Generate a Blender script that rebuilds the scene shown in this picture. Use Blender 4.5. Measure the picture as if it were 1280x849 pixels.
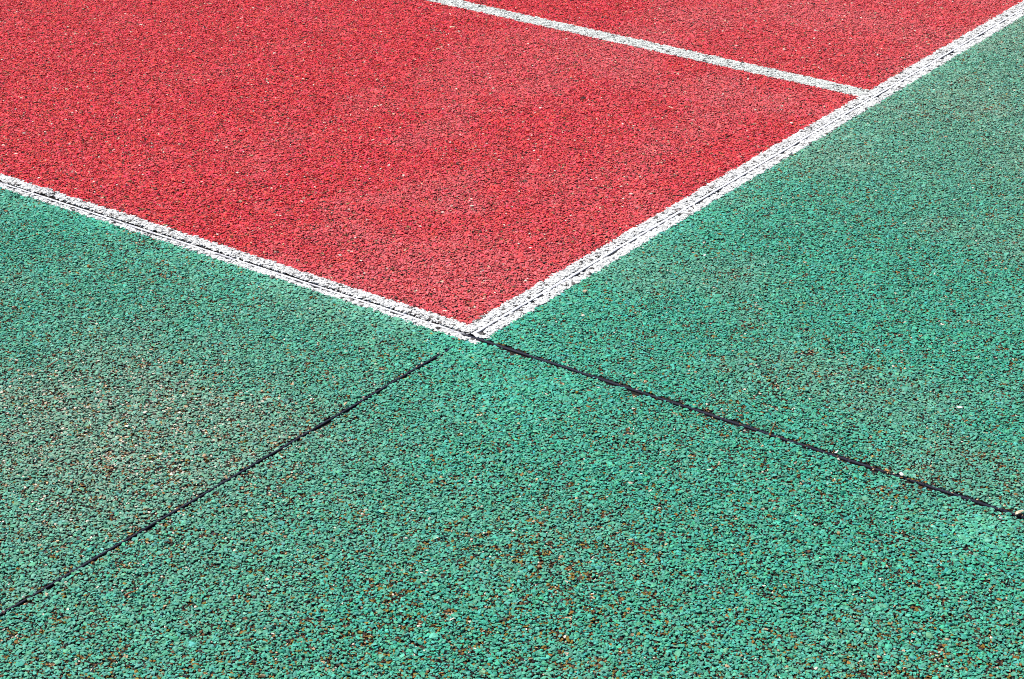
import bpy, bmesh, math
import numpy as np

for o in list(bpy.data.objects):
    bpy.data.objects.remove(o)
scene = bpy.context.scene
COL = scene.collection
rng = np.random.default_rng(11)

# ------------------------------------------------------------------ camera
CAM_H = 1.192
cam_data = bpy.data.cameras.new('camera')
cam = bpy.data.objects.new('camera', cam_data)
COL.objects.link(cam)
cam.location = (0, 0, CAM_H)
cam.rotation_euler = (math.radians(90 - 26.374), 0, 0)
cam_data.sensor_fit = 'HORIZONTAL'
cam_data.sensor_width = 36
cam_data.lens = 64.125
cam_data.clip_start = 0.05
cam_data.clip_end = 500
scene.camera = cam

# ------------------------------------------------------------------ sky, sun, exposure
SUN_EL, SUN_AZ = math.radians(58), math.radians(-62)      # azimuth clockwise from +Y (the view direction)
world = bpy.data.worlds.new("World")
scene.world = world
world.use_nodes = True
wn = world.node_tree
sky = wn.nodes.new('ShaderNodeTexSky')
sky.sky_type = 'NISHITA'
sky.sun_disc = False
sky.sun_elevation = SUN_EL
sky.sun_rotation = SUN_AZ
bg = wn.nodes['Background']
bg.inputs['Strength'].default_value = 0.08
wn.links.new(sky.outputs[0], bg.inputs['Color'])
sd = bpy.data.lights.new('sun', 'SUN')
sd.energy = 4.2
sd.angle = math.radians(0.5)
sd.color = (1.0, 0.96, 0.90)
sun = bpy.data.objects.new('sun', sd)
COL.objects.link(sun)
sun.location = (-3, 5, 6)
sun.rotation_euler = (math.pi / 2 - SUN_EL, 0, math.pi - SUN_AZ)
scene.view_settings.view_transform = 'Standard'
scene.view_settings.look = 'None'
scene.view_settings.gamma = 1
scene.view_settings.exposure = 0.66
scene.view_settings.use_curve_mapping = False
scene.render.engine = 'CYCLES'
scene.cycles.use_denoising = False
scene.cycles.filter_width = 1.0
scene.cycles.max_bounces = 5

# ------------------------------------------------------------------ court axes (metres, from the corner joint)
CORNER = np.array([-0.0614, 2.4133])
D1 = np.array([-0.80884, 0.58803])      # s: along the doubles sideline
D2 = np.array([0.58803, 0.80884])       # t: along the baseline


def xy(s, t):
    return CORNER[0] + s * D1[0] + t * D2[0], CORNER[1] + s * D1[1] + t * D2[1]


LINE1 = (-0.0108, 0.0328)                 # t range of the long line
LINE2 = (-0.0188, 0.0288)                 # s range of the end line
LINE3 = (1.3412, 1.3885)                  # t range of the inner line
SEAM1, SEAM2 = 0.0045, 0.0035           # joint centres


# ------------------------------------------------------------------ value noise
def vnoise(x, y, seed):
    xi, yi = np.floor(x).astype(np.int64), np.floor(y).astype(np.int64)
    fx, fy = x - xi, y - yi
    fx, fy = fx * fx * (3 - 2 * fx), fy * fy * (3 - 2 * fy)

    def h(a, b):
        n = (a * 374761393 + b * 668265263 + seed * 974634777) & 0xFFFFFFFF
        n = ((n ^ (n >> 13)) * 1274126177) & 0xFFFFFFFF
        n = n ^ (n >> 16)
        return (n & 0xFFFFFF) / 16777215.0
    return (h(xi, yi) * (1 - fx) + h(xi + 1, yi) * fx) * (1 - fy) + (h(xi, yi + 1) * (1 - fx) + h(xi + 1, yi + 1) * fx) * fy


def fbm(x, y, seed, octs=3):
    v, a, n = 0, 1.0, 0
    for k in range(octs):
        v = v + a * vnoise(x * 2 ** k, y * 2 ** k, seed + k * 17)
        n += a
        a *= 0.55
    return v / n


def sstep(a, b, x):
    u = np.clip((x - a) / (b - a), 0, 1)
    return u * u * (3 - 2 * u)


def blob(s, t, cs, ct, r):
    return np.exp(-((s - cs) ** 2 + (t - ct) ** 2) / (r * r))


# ------------------------------------------------------------------ materials
def new_mat(name):
    m = bpy.data.materials.new(name)
    m.use_nodes = True
    return m, m.node_tree, m.node_tree.nodes['Principled BSDF']


def crumb_material(name, rough, spec, bump):
    m, nt, p = new_mat(name)
    a = nt.nodes.new('ShaderNodeAttribute')
    a.attribute_name = 'tint'
    tc = nt.nodes.new('ShaderNodeTexCoord')
    nz = nt.nodes.new('ShaderNodeTexNoise')
    nz.inputs['Scale'].default_value = 420
    nz.inputs['Detail'].default_value = 3
    nt.links.new(tc.outputs['Object'], nz.inputs['Vector'])
    mr = nt.nodes.new('ShaderNodeMapRange')
    mr.inputs['From Min'].default_value = 0.3
    mr.inputs['From Max'].default_value = 0.7
    mr.inputs['To Min'].default_value = 0.72
    mr.inputs['To Max'].default_value = 1.18
    nt.links.new(nz.outputs['Fac'], mr.inputs['Value'])
    mul = nt.nodes.new('ShaderNodeVectorMath')
    mul.operation = 'SCALE'
    nt.links.new(a.outputs['Color'], mul.inputs[0])
    nt.links.new(mr.outputs['Result'], mul.inputs['Scale'])
    nt.links.new(mul.outputs[0], p.inputs['Base Color'])
    p.inputs['Roughness'].default_value = rough
    p.inputs['Specular IOR Level'].default_value = spec
    b = nt.nodes.new('ShaderNodeBump')
    b.inputs['Strength'].default_value = bump
    b.inputs['Distance'].default_value = 0.001
    nt.links.new(nz.outputs['Fac'], b.inputs['Height'])
    nt.links.new(b.outputs['Normal'], p.inputs['Normal'])
    return m


MAT_CRUMB = crumb_material('painted_rubber_crumb', 0.66, 0.25, 0.35)
MAT_LINE = crumb_material('white_line_paint', 0.65, 0.25, 0.3)
MAT_STRIP = crumb_material('joint_rubber', 0.5, 0.2, 0.3)
MAT_STONE = crumb_material('stone_chip', 0.75, 0.3, 0.4)

m, nt, p = new_mat('black_binder')
p.inputs['Base Color'].default_value = (0.012, 0.012, 0.013, 1)
p.inputs['Roughness'].default_value = 0.95
p.inputs['Specular IOR Level'].default_value = 0.1
nz = nt.nodes.new('ShaderNodeTexNoise')
nz.inputs['Scale'].default_value = 300
rp = nt.nodes.new('ShaderNodeValToRGB')
rp.color_ramp.elements[0].color = (0.006, 0.006, 0.007, 1)
rp.color_ramp.elements[1].color = (0.03, 0.024, 0.02, 1)
tc = nt.nodes.new('ShaderNodeTexCoord')
nt.links.new(tc.outputs['Object'], nz.inputs['Vector'])
nt.links.new(nz.outputs['Fac'], rp.inputs['Fac'])
nt.links.new(rp.outputs['Color'], p.inputs['Base Color'])
MAT_BINDER = m

RED = np.array([0.600, 0.031, 0.042])
GREEN = np.array([0.052, 0.308, 0.206])
WHITE = np.array([0.60, 0.595, 0.58])


# surfacing beyond the modelled crumb: the same court painted on granular rubber
def beyond_material():
    m, nt, p = new_mat('court_surfacing')
    L, N = nt.links.new, nt.nodes.new
    tc = N('ShaderNodeTexCoord')

    def dot(vx, vy, off):
        d = N('ShaderNodeVectorMath')
        d.operation = 'DOT_PRODUCT'
        L(tc.outputs['Object'], d.inputs[0])
        d.inputs[1].default_value = (vx, vy, 0)
        s = N('ShaderNodeMath')
        s.operation = 'SUBTRACT'
        L(d.outputs['Value'], s.inputs[0])
        s.inputs[1].default_value = off
        return s.outputs[0]

    def cmp(sock, op, v):
        c = N('ShaderNodeMath')
        c.operation = op
        L(sock, c.inputs[0])
        if isinstance(v, (int, float)):
            c.inputs[1].default_value = v
        else:
            L(v, c.inputs[1])
        return c.outputs[0]
    s = dot(D1[0], D1[1], float(CORNER @ D1))
    t = dot(D2[0], D2[1], float(CORNER @ D2))

    def band(sock, lo, hi):
        return cmp(cmp(sock, 'GREATER_THAN', lo), 'MULTIPLY', cmp(sock, 'LESS_THAN', hi))
    red = cmp(cmp(s, 'GREATER_THAN', LINE2[0]), 'MULTIPLY', cmp(t, 'GREATER_THAN', LINE1[0]))
    line = cmp(cmp(band(t, *LINE1), 'MAXIMUM', band(s, *LINE2)), 'MAXIMUM', band(t, *LINE3))
    line = cmp(line, 'MULTIPLY', red)

    def mix(f, a, b):
        x = N('ShaderNodeMix')
        x.data_type = 'RGBA'
        L(f, x.inputs['Factor'])
        for i, c in ((6, a), (7, b)):
            if isinstance(c, tuple):
                x.inputs[i].default_value = c
            else:
                L(c, x.inputs[i])
        return x.outputs[2]
    c = mix(red, (*GREEN, 1), (*RED, 1))
    c = mix(line, c, (*WHITE, 1))
    joint = cmp(cmp(band(t, SEAM1 - 0.004, SEAM1 + 0.004), 'MULTIPLY', cmp(s, 'LESS_THAN', 0)), 'MAXIMUM',
                cmp(band(s, SEAM2 - 0.003, SEAM2 + 0.003), 'MULTIPLY', cmp(t, 'LESS_THAN', 0)))
    vo = N('ShaderNodeTexVoronoi')
    vo.inputs['Scale'].default_value = 270
    L(tc.outputs['Object'], vo.inputs['Vector'])
    hsv = N('ShaderNodeHueSaturation')
    L(c, hsv.inputs['Color'])
    sep = N('ShaderNodeSeparateColor')
    L(vo.outputs['Color'], sep.inputs['Color'])
    vr = N('ShaderNodeMapRange')
    vr.inputs['To Min'].default_value = 0.40
    vr.inputs['To Max'].default_value = 1.0
    L(sep.outputs['Red'], vr.inputs['Value'])
    L(vr.outputs['Result'], hsv.inputs['Value'])
    c = hsv.outputs['Color']
    tan = cmp(sep.outputs['Green'], 'GREATER_THAN', 0.93)
    c = mix(tan, c, (0.12, 0.07, 0.03, 1))
    gap = N('ShaderNodeMapRange')
    gap.inputs['From Min'].default_value = 0.52
    gap.inputs['From Max'].default_value = 0.72
    L(vo.outputs['Distance'], gap.inputs['Value'])
    c = mix(gap.outputs['Result'], c, (0.012, 0.012, 0.012, 1))
    c = mix(joint, c, (0.012, 0.012, 0.016, 1))
    L(c, p.inputs['Base Color'])
    p.inputs['Roughness'].default_value = 0.65
    bp = N('ShaderNodeBump')
    bp.inputs['Strength'].default_value = 1
    bp.inputs['Distance'].default_value = 0.003
    bp.invert = True
    L(vo.outputs['Distance'], bp.inputs['Height'])
    L(bp.outputs['Normal'], p.inputs['Normal'])
    return m


MAT_BEYOND = beyond_material()


# ------------------------------------------------------------------ the ground sheet (to the horizon, set down under the crumb)
Y0, Y1 = 1.45, 4.50


def half_w(y):
    return 1.00 + (y - 1.586) * 0.2515


inner = [(-half_w(Y0), Y0), (half_w(Y0), Y0), (half_w(Y1), Y1), (-half_w(Y1), Y1)]
BASE_Z = -0.0042
bm = bmesh.new()
far = [bm.verts.new((x, y, -0.001)) for x, y in ((-60, -60), (60, -60), (60, 60), (-60, 60))]
rim = [bm.verts.new((x, y, -0.001)) for x, y in inner]
low = [bm.verts.new((x, y, BASE_Z)) for x, y in inner]
for i in range(4):
    j = (i + 1) % 4
    bm.faces.new((far[i], far[j], rim[j], rim[i]))
    bm.faces.new((rim[i], rim[j], low[j], low[i])).material_index = 1
bm.faces.new(low).material_index = 1
me = bpy.data.meshes.new('ground')
bm.to_mesh(me)
bm.free()
me.materials.append(MAT_BEYOND)
me.materials.append(MAT_BINDER)
ground = bpy.data.objects.new('ground', me)
ground['kind'] = 'structure'
COL.objects.link(ground)

# ------------------------------------------------------------------ crumb shapes
def hull_shape(n, flat, seed, lean=0.2, bedded=True):
    r = np.random.default_rng(seed)
    pts = r.normal(size=(n, 3))
    pts /= np.linalg.norm(pts, axis=1)[:, None]
    pts *= r.uniform(0.8, 1.12, (n, 1))
    pts *= np.array([r.uniform(0.95, 1.35), r.uniform(0.7, 1.0), flat])
    # a random lean
    a, b = r.normal(0, lean, 2)
    ca, sa, cb, sb = math.cos(a), math.sin(a), math.cos(b), math.sin(b)
    R = np.array([[1, 0, 0], [0, ca, -sa], [0, sa, ca]]) @ np.array([[cb, 0, sb], [0, 1, 0], [-sb, 0, cb]])
    pts = pts @ R.T
    b_ = bmesh.new()
    for q in pts:
        b_.verts.new(q)
    res = bmesh.ops.convex_hull(b_, input=b_.verts[:])
    bmesh.ops.delete(b_, geom=[v for v in b_.verts if not v.link_faces], context='VERTS')
    bmesh.ops.triangulate(b_, faces=b_.faces[:])
    bmesh.ops.recalc_face_normals(b_, faces=b_.faces[:])
    b_.verts.index_update()
    if bedded:                                   # the underside lies in the binder
        bmesh.ops.delete(b_, geom=[f for f in b_.faces if f.normal.z < -0.45], context='FACES')
        b_.verts.index_update()
    V = np.array([v.co[:] for v in b_.verts])
    F = np.array([[v.index for v in f.verts] for f in b_.faces])
    b_.free()
    return V, F


SHAPES = [hull_shape(11, 0.62, 100 + k) for k in range(40)]
FLAT_SHAPES = [hull_shape(13, 0.34, 300 + k, 0.08) for k in range(24)]      # crumbs levelled by thick paint
ALL_SHAPES = SHAPES + FLAT_SHAPES


def build_mesh(name, V, F, colors, mat):
    me = bpy.data.meshes.new(name)
    me.vertices.add(len(V))
    me.vertices.foreach_set('co', np.ascontiguousarray(V, dtype=np.float32).ravel())
    nf = len(F)
    me.loops.add(nf * 3)
    me.loops.foreach_set('vertex_index', np.ascontiguousarray(F, dtype=np.int32).ravel())
    me.polygons.add(nf)
    me.polygons.foreach_set('loop_start', np.arange(0, nf * 3, 3, dtype=np.int32))
    at = me.attributes.new('tint', 'FLOAT_COLOR', 'POINT')
    c4 = np.ones((len(V), 4), dtype=np.float32)
    c4[:, :3] = colors
    at.data.foreach_set('color', c4.ravel())
    me.update(calc_edges=True)
    me.shade_flat()
    me.materials.append(mat)
    o = bpy.data.objects.new(name, me)
    COL.objects.link(o)
    return o


def crumb_mesh(name, pos, rad, col, mat, level):
    """One mesh of angular crumbs: pos (n,3), rad (n,), col (n,3), level (n,) = how far paint has levelled them."""
    n = len(pos)
    kind = np.where(rng.random(n) < level, rng.integers(len(SHAPES), len(ALL_SHAPES), n), rng.integers(0, len(SHAPES), n))
    ang = rng.uniform(0, 2 * np.pi, n)
    Vs, Fs, Cs, off = [], [], [], 0
    for k, (V, F) in enumerate(ALL_SHAPES):
        idx = np.nonzero(kind == k)[0]
        if not len(idx):
            continue
        ca, sa = np.cos(ang[idx])[:, None], np.sin(ang[idx])[:, None]
        r = rad[idx][:, None]
        x = (V[None, :, 0] * ca - V[None, :, 1] * sa) * r + pos[idx, 0][:, None]
        y = (V[None, :, 0] * sa + V[None, :, 1] * ca) * r + pos[idx, 1][:, None]
        z = V[None, :, 2] * r + pos[idx, 2][:, None]
        P = np.stack([x, y, z], axis=2).reshape(-1, 3)
        T = (F[None] + (np.arange(len(idx)) * len(V))[:, None, None] + off).reshape(-1, 3)
        Vs.append(P)
        Fs.append(T)
        Cs.append(np.repeat(col[idx], len(V), axis=0))
        off += len(P)
    return build_mesh(name, np.concatenate(Vs), np.concatenate(Fs), np.concatenate(Cs), mat)


# ------------------------------------------------------------------ scatter
SP = 0.0036


def lattice(sp, jitter):
    ny = int((Y1 - Y0) / (sp * 0.866))
    wmax = half_w(Y1)
    nx = int(2 * wmax / sp)
    jj, ii = np.meshgrid(np.arange(ny), np.arange(nx), indexing='ij')
    x = -wmax + (ii + 0.5 * (jj % 2)) * sp
    y = Y0 + jj * sp * 0.866
    x = x.ravel() + rng.normal(0, jitter * sp, x.size)
    y = y.ravel() + rng.normal(0, jitter * sp, y.size)
    keep = np.abs(x) < half_w(y)
    return x[keep], y[keep]


x, y = lattice(SP, 0.24)
x2, y2 = lattice(0.0044, 0.28)
core = np.abs(x2) < half_w(y2) - 0.33           # the lower course only where it can be looked into
x2, y2 = x2[core], y2[core]
deep = np.concatenate([np.zeros(len(x), bool), np.ones(len(x2), bool)])      # the lower course of crumb
x, y = np.concatenate([x, x2]), np.concatenate([y, y2])
n = len(x)
dx, dy = x - CORNER[0], y - CORNER[1]
s = dx * D1[0] + dy * D1[1]
t = dx * D2[0] + dy * D2[1]

# the joints' wandering groove edges
in1_white = s > -0.01
g1_up = 0.0052 + 0.0008 * in1_white + 0.0034 * sstep(0.35, 0.75, fbm(s * 38, s * 0 + 3.3, 5, 2)) * np.where(in1_white, 1.0 + 0.25 * sstep(0.55, 0.9, s), 1.0)
g1_dn = 0.0046 + 0.0050 * sstep(0.45, 0.75, fbm(s * 45, s * 0 + 9.1, 6, 2)) * np.where(in1_white, 0.75, 1.0)
g2_up = np.where(t > 0, 0.0043, 0.0030) + 0.0028 * sstep(0.5, 0.8, fbm(t * 42, t * 0 + 5.7, 7, 2))
g2_dn = np.where(t > 0, 0.0046, 0.0030) + 0.0042 * sstep(0.5, 0.8, fbm(t * 40, t * 0 + 1.7, 8, 2))
u1, u2 = t - SEAM1 + rng.normal(0, 0.0007, n), s - SEAM2 + rng.normal(0, 0.0006, n)
groove1 = (u1 < g1_up) & (u1 > -g1_dn)
hidden2 = (t < 0) & (t > -0.13) & (vnoise(s * 20, t * 130, 12) < 0.95 * sstep(-0.12, 0.02, t))     # painted over next to the corner
groove2 = (u2 < g2_up) & (u2 > -g2_dn) & ~hidden2
grit = groove1 & ~deep & (rng.random(n) < 0.24 * sstep(0.10, 0.75, -s) * (0.2 + 1.6 * vnoise(s * 30, t * 0, 77)))   # grit caught in the joint
keep = ~(groove1 | groove2) | grit
x, y, s, t, deep, grit = x[keep], y[keep], s[keep], t[keep], deep[keep], grit[keep]
n = len(x)

# who is who
edge = (fbm(s * 130, t * 130, 21, 2) - 0.5) * 0.0035
is_red = (s > SEAM2) & (t > SEAM1)
inside = (s + edge > LINE2[0]) & (t + edge > LINE1[0])
line1 = inside & (t + edge < LINE1[1]) & (t + edge > LINE1[0])
line2 = inside & (s + edge < LINE2[1]) & ~line1
t3 = t - 0.030 * (s - 0.25)              # the inner line was painted a little out of true
line3 = inside & (t3 + edge < LINE3[1]) & (t3 + edge > LINE3[0]) & (s > LINE2[1] - 0.002) & ~line2
is_line = line1 | line2 | line3

rad = 0.00216 * np.exp(rng.normal(0, 0.27, n)) * (0.88 + 0.26 * vnoise(s * 85, t * 85, 23))
z = -0.0020 + rng.normal(0, 0.00055, n)

col = np.zeros((n, 3))
r1, r2, r3 = rng.random(n), rng.random(n), rng.random(n)
lum = np.exp(rng.normal(0, 0.16, n))

# --- green
fade = sstep(0.35, 0.75, fbm(s * 5, t * 5, 31, 4))
fade = np.clip(fade * np.where((t < 0) & (s < 0), 0.25, 0.5) + 0.75 * sstep(0.5, 1.5, t) * (t > 0) + 0.75 * blob(s, t, 0.25, -0.48, 0.30) * (0.5 + fbm(s * 16, t * 16, 33, 3)), 0, 1.2)
clean = np.clip(1.2 * np.exp(-np.clip(-t, 0, 9) / 0.05) * (s > -0.05) * (t < 0) * sstep(0.15, 0.5, fbm(s * 14, t * 14, 91, 2)) + 0.55 * blob(s, t, -0.15, -0.07, 0.11)
                + 0.8 * blob(s, t, -0.83, -0.06, 0.05) + np.exp(-np.clip(-s, 0, 9) / 0.06) * (t > 0) * (s < 0) * 0.8, 0, 1)
wear = sstep(0.45, 0.8, fbm(s * 9, t * 9, 41, 4)) * 0.6
for cs, ct, r, w in ((0.17, -0.48, 0.13, 0.4), (0.37, -0.45, 0.10, 0.6), (0.09, -0.61, 0.09, 0.5), (-0.43, -0.38, 0.08, 0.7),
                     (-0.91, -0.33, 0.10, 0.7), (-0.35, -0.62, 0.09, 0.6), (-0.71, -0.03, 0.03, 0.8), (-0.52, -0.48, 0.10, 0.6)):
    wear = wear + w * blob(s, t, cs, ct, r)
wear = np.clip(wear, 0, 1.3) * (1 - 0.85 * clean)
g = GREEN[None] * lum[:, None]
g[:, 0] *= np.exp(rng.normal(0, 0.35, n))
g[:, 2] *= np.exp(rng.normal(0.0, 0.12, n))
grey = np.array([0.26, 0.30, 0.225])
f = (fade * 0.42 * (0.4 + 1.2 * r3))[:, None]
g = g * (1 - f) + grey[None] * lum[:, None] * f
g *= (1 + 0.22 * clean)[:, None]
WORN = np.array([[0.040, 0.024, 0.015], [0.13, 0.060, 0.022], [0.23, 0.105, 0.018], [0.42, 0.29, 0.17], [0.60, 0.52, 0.42], [0.19, 0.13, 0.018], [0.025, 0.025, 0.03]])
WP = np.array([0.26, 0.24, 0.12, 0.12, 0.06, 0.15, 0.05])
pick = rng.choice(len(WORN), n, p=WP)
lumps = sstep(0.50, 0.72, fbm(s * 95, t * 95, 51, 2))
near = sstep(0.0, 0.45, -t) * sstep(-0.1, 0.3, -s)
pw = (0.035 + (0.17 + 0.08 * near) * lumps) * (1 - 0.75 * clean) + wear * (0.07 + 0.34 * lumps) + 0.10 * blob(s, t, 0.22, -0.48, 0.24)
pale = rng.random(n) < 0.55 * blob(s, t, 0.22, -0.48, 0.24)
ochre = (rng.random(n) < 0.35 * near) & ~pale
pick[ochre] = rng.choice([5, 5, 5, 2], int(ochre.sum()))
pick[pale] = rng.choice([3, 4, 4], int(pale.sum()))
worn = r1 < pw
g[worn] = WORN[pick[worn]] * lum[worn][:, None]
gworn = worn

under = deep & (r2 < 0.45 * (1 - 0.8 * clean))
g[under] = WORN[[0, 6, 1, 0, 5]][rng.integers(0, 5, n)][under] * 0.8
g[grit] = WORN[rng.choice(len(WORN), n, p=[0.3, 0.15, 0.25, 0.15, 0.05, 0.0, 0.10])][grit]

# --- red
rfade = np.clip(sstep(0.42, 0.70, fbm(s * 5, t * 5, 61, 6)) * 0.9 - 0.7 * sstep(0.45, 1.15, s) + 0.2 * (1 - sstep(0.2, 0.75, s)) + 0.5 * blob(s, t, 0.02, 0.28, 0.13) + 0.6 * blob(s, t, 0.09, 0.12, 0.18) + 0.35 * sstep(1.1, 1.8, t), 0, 1)
rr = RED[None] * (np.exp(rng.normal(-0.02, 0.25, n)))[:, None]
rr[:, 1] *= np.exp(rng.normal(0, 0.35, n))
rr[:, 2] *= np.exp(rng.normal(0, 0.30, n))
f = np.clip(rfade * 0.30 * (0.4 + 1.2 * r3) + 0.38 * r2 ** 5, 0, 1)[:, None]
rr = rr * (1 - f) + np.array([0.58, 0.185, 0.19])[None] * lum[:, None] * f
RW = np.array([[0.06, 0.018, 0.015], [0.03, 0.02, 0.018], [0.20, 0.08, 0.03], [0.50, 0.33, 0.22], [0.60, 0.50, 0.42], [0.14, 0.09, 0.03]])
pick = rng.choice(len(RW), n, p=[0.36, 0.12, 0.18, 0.14, 0.10, 0.10])
worn = r1 < 0.02 + 0.13 * lumps
rr[worn] = RW[pick[worn]] * lum[worn][:, None]

under = deep & (r2 < 0.05)
rr[under] = RW[[0, 1, 0]][rng.integers(0, 3, n)][under]

# --- white
ww = WHITE[None] * np.clip(np.exp(rng.normal(0, 0.05, n)), 0, 1.12)[:, None]
ww = ww * np.where((line3)[:, None], np.array([0.93, 0.96, 0.93])[None], 1.0)
worn = r1 < (0.04 + 0.12 * lumps + 0.08 * np.exp(-np.abs(t - SEAM1 - 0.008) / 0.006) * line1)
ww[worn] = np.array([0.10, 0.09, 0.085])[None] * np.exp(rng.normal(0, 0.6, n))[worn][:, None]

# extra paint raises and fattens the crumbs where it was laid thick
rad = rad * np.where(is_line, 1.10, 1.0) * (1 + 0.20 * clean * ~is_red)
sunk = (gworn & ~is_red & ~is_line & ~deep)
rad[sunk] *= 0.8
z[sunk] -= 0.0006 * r2[sunk]
z = z + np.where(is_line, 0.0004, 0.0) + 0.0002 * clean
z[deep] = -0.0036 + rng.normal(0, 0.0004, n)[deep]
rad[grit] *= 0.62
z[grit] = 0.0
# low-lying crumbs: pits
pit = ~deep & ~grit & (rng.random(n) < np.where(is_line, 0.05, (0.13 + 0.07 * (t < 0) + 0.06 * is_red) * (1 - 0.6 * clean * ~is_red)))
z[pit] -= 0.0014

pos = np.stack([x, y, z], axis=1)
level = np.where(is_line, 0.97, np.where(is_red, 0.66, 0.64 + 0.34 * clean))


def structure(name, mask, colors):
    o = crumb_mesh(name, pos[mask], rad[mask], colors[mask], MAT_CRUMB, level[mask])
    o['kind'] = 'structure'
    return o


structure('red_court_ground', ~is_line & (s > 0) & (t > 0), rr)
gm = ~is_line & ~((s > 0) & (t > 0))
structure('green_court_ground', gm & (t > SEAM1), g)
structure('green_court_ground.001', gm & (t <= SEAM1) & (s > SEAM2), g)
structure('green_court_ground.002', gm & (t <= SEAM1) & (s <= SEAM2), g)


# ------------------------------------------------------------------ painted lines (own crumbs plus the paint filling between them)
def painted_line(mask, label):
    idx = np.nonzero(mask)[0]
    fill = np.repeat(idx[~deep[idx]], 3)
    js, jt = rng.normal(0, 0.0017, len(fill)), rng.normal(0, 0.0017, len(fill))
    fs, ft = s[fill] + js, t[fill] + jt
    # the paint does not bridge the joint, and thin patches stay open
    ok = (ft > SEAM1 + 0.0064) | (ft < SEAM1 - 0.0050) if mask is line1 else (fs > SEAM2 + 0.0048) | (fs < SEAM2 - 0.0050)
    ok &= rng.random(len(fill)) < 0.95 - 0.45 * lumps[fill]
    fill, fs, ft = fill[ok], fs[ok], ft[ok]
    fx, fy = xy(fs, ft)
    fp = np.stack([fx, fy, pos[fill, 2] + rng.uniform(-0.0007, 0.0002, len(fill))], axis=1)
    P = np.concatenate([pos[idx], fp])
    R = np.concatenate([rad[idx], rad[fill] * 0.9])
    Cc = np.concatenate([ww[idx], ww[fill]])
    o = crumb_mesh('court_line', P, R, Cc, MAT_LINE, np.full(len(P), 0.97))
    o['label'] = label
    o['category'] = 'court line'
    o['group'] = 'white lines painted on the court'


painted_line(line1, 'white line split by the black edged joint, between red surface and left green panel')
painted_line(line2, 'long straight white line between the red surface and the right green panel')
painted_line(line3, 'plain white line without a joint, red surface on both its sides')


# ------------------------------------------------------------------ joint strips
def joint_strip(label, along, p0, p1, centre, half, ztop, white_fn, seed):
    """A rounded rubber strip lying in the joint; along = 's' or 't'."""
    L = abs(p1 - p0)
    ns = int(L / 0.004)
    q = np.linspace(p0, p1, ns)
    wob = (fbm(q * 9, q * 0 + 0.5, seed, 3) - 0.5) * 0.0018
    hz = ztop + (fbm(q * 25, q * 0 + 2.5, seed + 3, 3) - 0.5) * 0.0012
    hw = half * (0.9 + 0.25 * fbm(q * 30, q * 0 + 4.5, seed + 5, 2))
    if p0 < 0 and along == 't':      # sinks out of sight under the paint at the corner
        hz = hz - 0.0014 * (1 - sstep(0.0, 0.08, np.abs(q - p0)))
    prof = np.array([(-1, -1.0), (-1, -0.25), (-0.78, -0.06), (-0.3, 0.0), (0.3, 0.0), (0.78, -0.06), (1, -0.25), (1, -1.0)])
    m_ = len(prof)
    V = np.zeros((ns, m_, 3))
    cs = np.zeros((ns, m_, 3))
    for j, (a, b) in enumerate(prof):
        off = centre + wob + a * hw
        X = xy(q, off) if along == 's' else xy(off, q)
        V[:, j, 0], V[:, j, 1] = X
        V[:, j, 2] = hz + b * 0.0045
        w = white_fn(q, a)[:, None]
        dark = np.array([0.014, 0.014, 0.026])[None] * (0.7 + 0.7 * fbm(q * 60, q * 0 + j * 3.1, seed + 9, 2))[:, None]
        dark = dark * (1.3 if j in (3, 4) else 0.45)  # grey highlight painted along the strip's top, its shoulders and sides darkened
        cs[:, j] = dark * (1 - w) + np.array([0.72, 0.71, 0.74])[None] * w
    i, j = np.meshgrid(np.arange(ns - 1), np.arange(m_ - 1), indexing='ij')
    a = (i * m_ + j).ravel()
    F = np.concatenate([np.stack([a, a + 1, a + m_ + 1], 1), np.stack([a, a + m_ + 1, a + m_], 1)])
    if np.cross(np.array(V[0, 4] - V[0, 3]), np.array(V[1, 3] - V[0, 3]))[2] < 0:
        F = F[:, ::-1]
    o = build_mesh('joint_strip', V.reshape(-1, 3), F, cs.reshape(-1, 3), MAT_STRIP)
    o['label'] = label
    o['category'] = 'joint strip'
    o['group'] = 'rubber strips in the court joints'


def white1(q, a):
    w = sstep(0.008, 0.03, q) * (1 - 0.75 * sstep(0.55, 0.75, fbm(q * 60, q * 0 + a * 4 + 9, 71, 2)))
    return w * (0.25 if abs(a) == 1 else 1.0)


def white2(q, a):
    return (1 - 0.5 * sstep(0.6, 0.8, fbm(q * 50, q * 0 + a * 4 + 2, 75, 2))) * (0.3 if abs(a) == 1 else 1.0)


def white0(q, a):
    return 0 * q


sA, sB = 2.0, -1.45
joint_strip('long rubber strip crossing the court, white painted then bare black between two green panels', 's', sA, sB, SEAM1, 0.0024, -0.0016, white1, 81)
joint_strip('white painted rubber strip in the middle of the line beside the right green panel', 't', 0.009, 2.45, SEAM2, 0.0028, -0.0001, white2, 85)
joint_strip('short bare black rubber strip running from the line corner down between green panels', 't', -0.03, -1.15, SEAM2, 0.0017, -0.0012, white0, 89)


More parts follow.
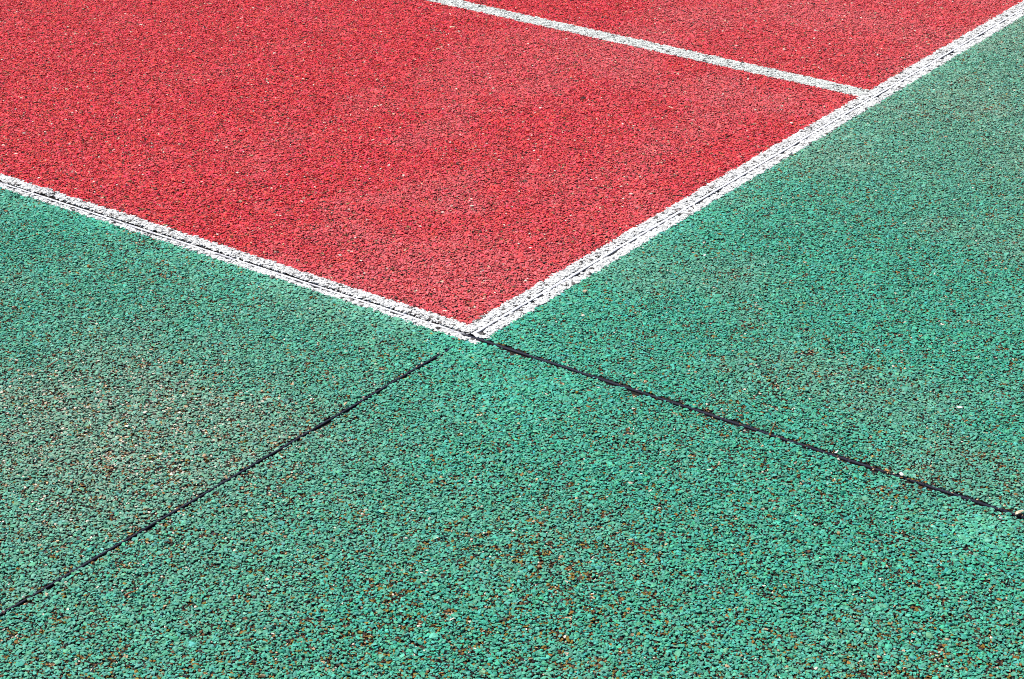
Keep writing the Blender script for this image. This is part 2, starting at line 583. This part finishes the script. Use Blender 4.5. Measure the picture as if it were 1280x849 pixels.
# ------------------------------------------------------------------ loose bits
def chip(name, label, cat, st_, size, colour, seed, squash=0.7, rot=None, z0=0.0006, stretch=1.0):
    V, F = hull_shape(22, squash, 500 + seed, bedded=False)
    V = V * np.array([stretch, 1, 1])
    a = rot if rot is not None else seed * 1.7
    ca, sa = math.cos(a), math.sin(a)
    V = np.stack([V[:, 0] * ca - V[:, 1] * sa, V[:, 0] * sa + V[:, 1] * ca, V[:, 2]], 1) * size * 0.5
    V[:, 2] -= V[:, 2].min()
    c = np.tile(np.array(colour), (len(V), 1)) * np.random.default_rng(seed).uniform(0.85, 1.15, (len(V), 1))
    o = build_mesh(name, V, F, c, MAT_STONE)
    X, Y = xy(*st_)
    o.location = (X, Y, z0)
    o['label'] = label
    o['category'] = cat


def sprig(name, label, cat, pts, radii, colour):
    """A bent tapering stem through the given points."""
    pts = [np.array(p_) for p_ in pts]
    V, F = [], []
    for i, (p_, r) in enumerate(zip(pts, radii)):
        d = pts[min(i + 1, len(pts) - 1)] - pts[max(i - 1, 0)]
        d = d / np.linalg.norm(d)
        u = np.cross(d, (0.3, 0.2, 0.9))
        u /= np.linalg.norm(u)
        w = np.cross(d, u)
        for k in range(6):
            an = k * math.pi / 3
            V.append(p_ + r * (math.cos(an) * u + math.sin(an) * w))
    for i in range(len(pts) - 1):
        for k in range(6):
            a, b = i * 6 + k, i * 6 + (k + 1) % 6
            F += [(a, b, b + 6), (a, b + 6, a + 6)]
    for k in range(1, 5):
        F.append((0, k + 1, k))
        e = (len(pts) - 1) * 6
        F.append((e, e + k, e + k + 1))
    V = np.array(V)
    base = pts[0].copy()
    c = np.tile(np.array(colour), (len(V), 1))
    o = build_mesh(name, V - base, np.array(F), c, MAT_STONE)
    o.location = base
    o['label'] = label
    o['category'] = cat


def p3(s_, t_, z_):
    X, Y = xy(s_, t_)
    return (X, Y, z_)


PALE, TAN, PINK = (0.62, 0.56, 0.50), (0.50, 0.36, 0.22), (0.45, 0.24, 0.19)
Z = -0.0006
chip('pebble', 'white rounded pebble resting on the upper edge of the black joint strip', 'pebble', (-0.6879, 0.0055), 0.0074, (0.72, 0.68, 0.64), 1, 0.75, z0=Z)
chip('pebble', 'small white pebble on the joint near the standing dry stem', 'pebble', (-0.5944, 0.0085), 0.0056, (0.70, 0.68, 0.66), 2, z0=Z)
chip('pebble', 'small pale pebble just below the joint near the standing dry stem', 'pebble', (-0.6049, -0.0065), 0.0046, (0.60, 0.52, 0.44), 3, z0=Z)
chip('pebble', 'yellow pebble on green just above the black joint strip', 'pebble', (-0.6382, 0.0251), 0.0054, (0.60, 0.42, 0.14), 4, z0=0)
chip('pebble', 'orange pebble lying in the joint left of the white rounded pebble', 'pebble', (-0.6678, 0.0035), 0.0062, (0.52, 0.27, 0.10), 5, z0=Z)
chip('pebble', 'flat cream stone on the black joint strip at the edge of view', 'pebble', (-0.845, 0.0068), 0.0095, (0.62, 0.50, 0.34), 6, 0.5, z0=Z, stretch=1.3)
chip('pebble', 'pink pebble at the lower end of the black strip on the green', 'pebble', (0.0013, -0.8715), 0.0052, (0.55, 0.22, 0.22), 7, z0=Z)
chip('pebble', 'tiny pale pebble on the upper edge of the lower black strip', 'pebble', (0.0060, -0.8381), 0.0034, (0.60, 0.52, 0.50), 8, z0=0)
chip('pebble', 'pinkish pebble on the black strip close to the line corner', 'pebble', (0.0030, -0.2395), 0.0046, (0.55, 0.40, 0.38), 9, z0=0)
chip('pebble', 'tan pebble beside the black strip on the left green panel', 'pebble', (0.0110, -0.2691), 0.0060, TAN, 10, z0=0)
chip('pebble', 'broad tan pebble by the white line on the right green panel', 'pebble', (-0.0504, 0.2272), 0.0082, (0.52, 0.40, 0.27), 12, z0=0.0002)
chip('pebble', 'bright white pebble alone on the right green panel', 'pebble', (-0.1302, 0.4563), 0.0058, (0.76, 0.76, 0.74), 13, z0=0.0002)
chip('pebble', 'long white flake on the right green panel', 'stone flake', (-0.6737, 0.2179), 0.0060, (0.74, 0.74, 0.72), 14, 0.35, rot=0.05, z0=0.0002, stretch=1.7)
chip('pebble', 'white chip just below the joint by the cream stone', 'pebble', (-0.8322, -0.0200), 0.0048, (0.74, 0.76, 0.76), 15, z0=0.0002)
chip('pebble', 'cream chip below the lower black strip', 'pebble', (-0.0132, -0.8198), 0.0052, (0.62, 0.50, 0.34), 16, z0=0.0002)
chip('leaf_scrap', 'small curled brown leaf scrap above the black joint strip', 'leaf scrap', (-0.4436, 0.0215), 0.0062, (0.20, 0.07, 0.03), 17, 0.45, z0=0.0002)
sprig('dry_stem', 'thin dry brown stem standing out of the black joint', 'dry stem',
      [p3(-0.4986, 0.0035, -0.002), p3(-0.4992, 0.0070, 0.004), p3(-0.4995, 0.0120, 0.0085), p3(-0.4990, 0.0165, 0.0125)], [0.0013, 0.0009, 0.0008, 0.0005], (0.20, 0.10, 0.04))
sprig('twig', 'short rust brown twig lying on the bottom green panel', 'twig',
      [p3(-0.0864, -0.7690, 0.0012), p3(-0.0868, -0.7640, 0.0017), p3(-0.0880, -0.7570, 0.0014)], [0.0010, 0.0012, 0.0007], (0.30, 0.09, 0.04))
sprig('twig', 'thin reddish twig lying on the left green panel', 'twig',
      [p3(0.4284, -0.4357, 0.0012), p3(0.4290, -0.4250, 0.0016), p3(0.4312, -0.4150, 0.0016), p3(0.4311, -0.4066, 0.0012)], [0.0007, 0.0009, 0.0008, 0.0005], (0.28, 0.10, 0.06))
print('crumbs', n)
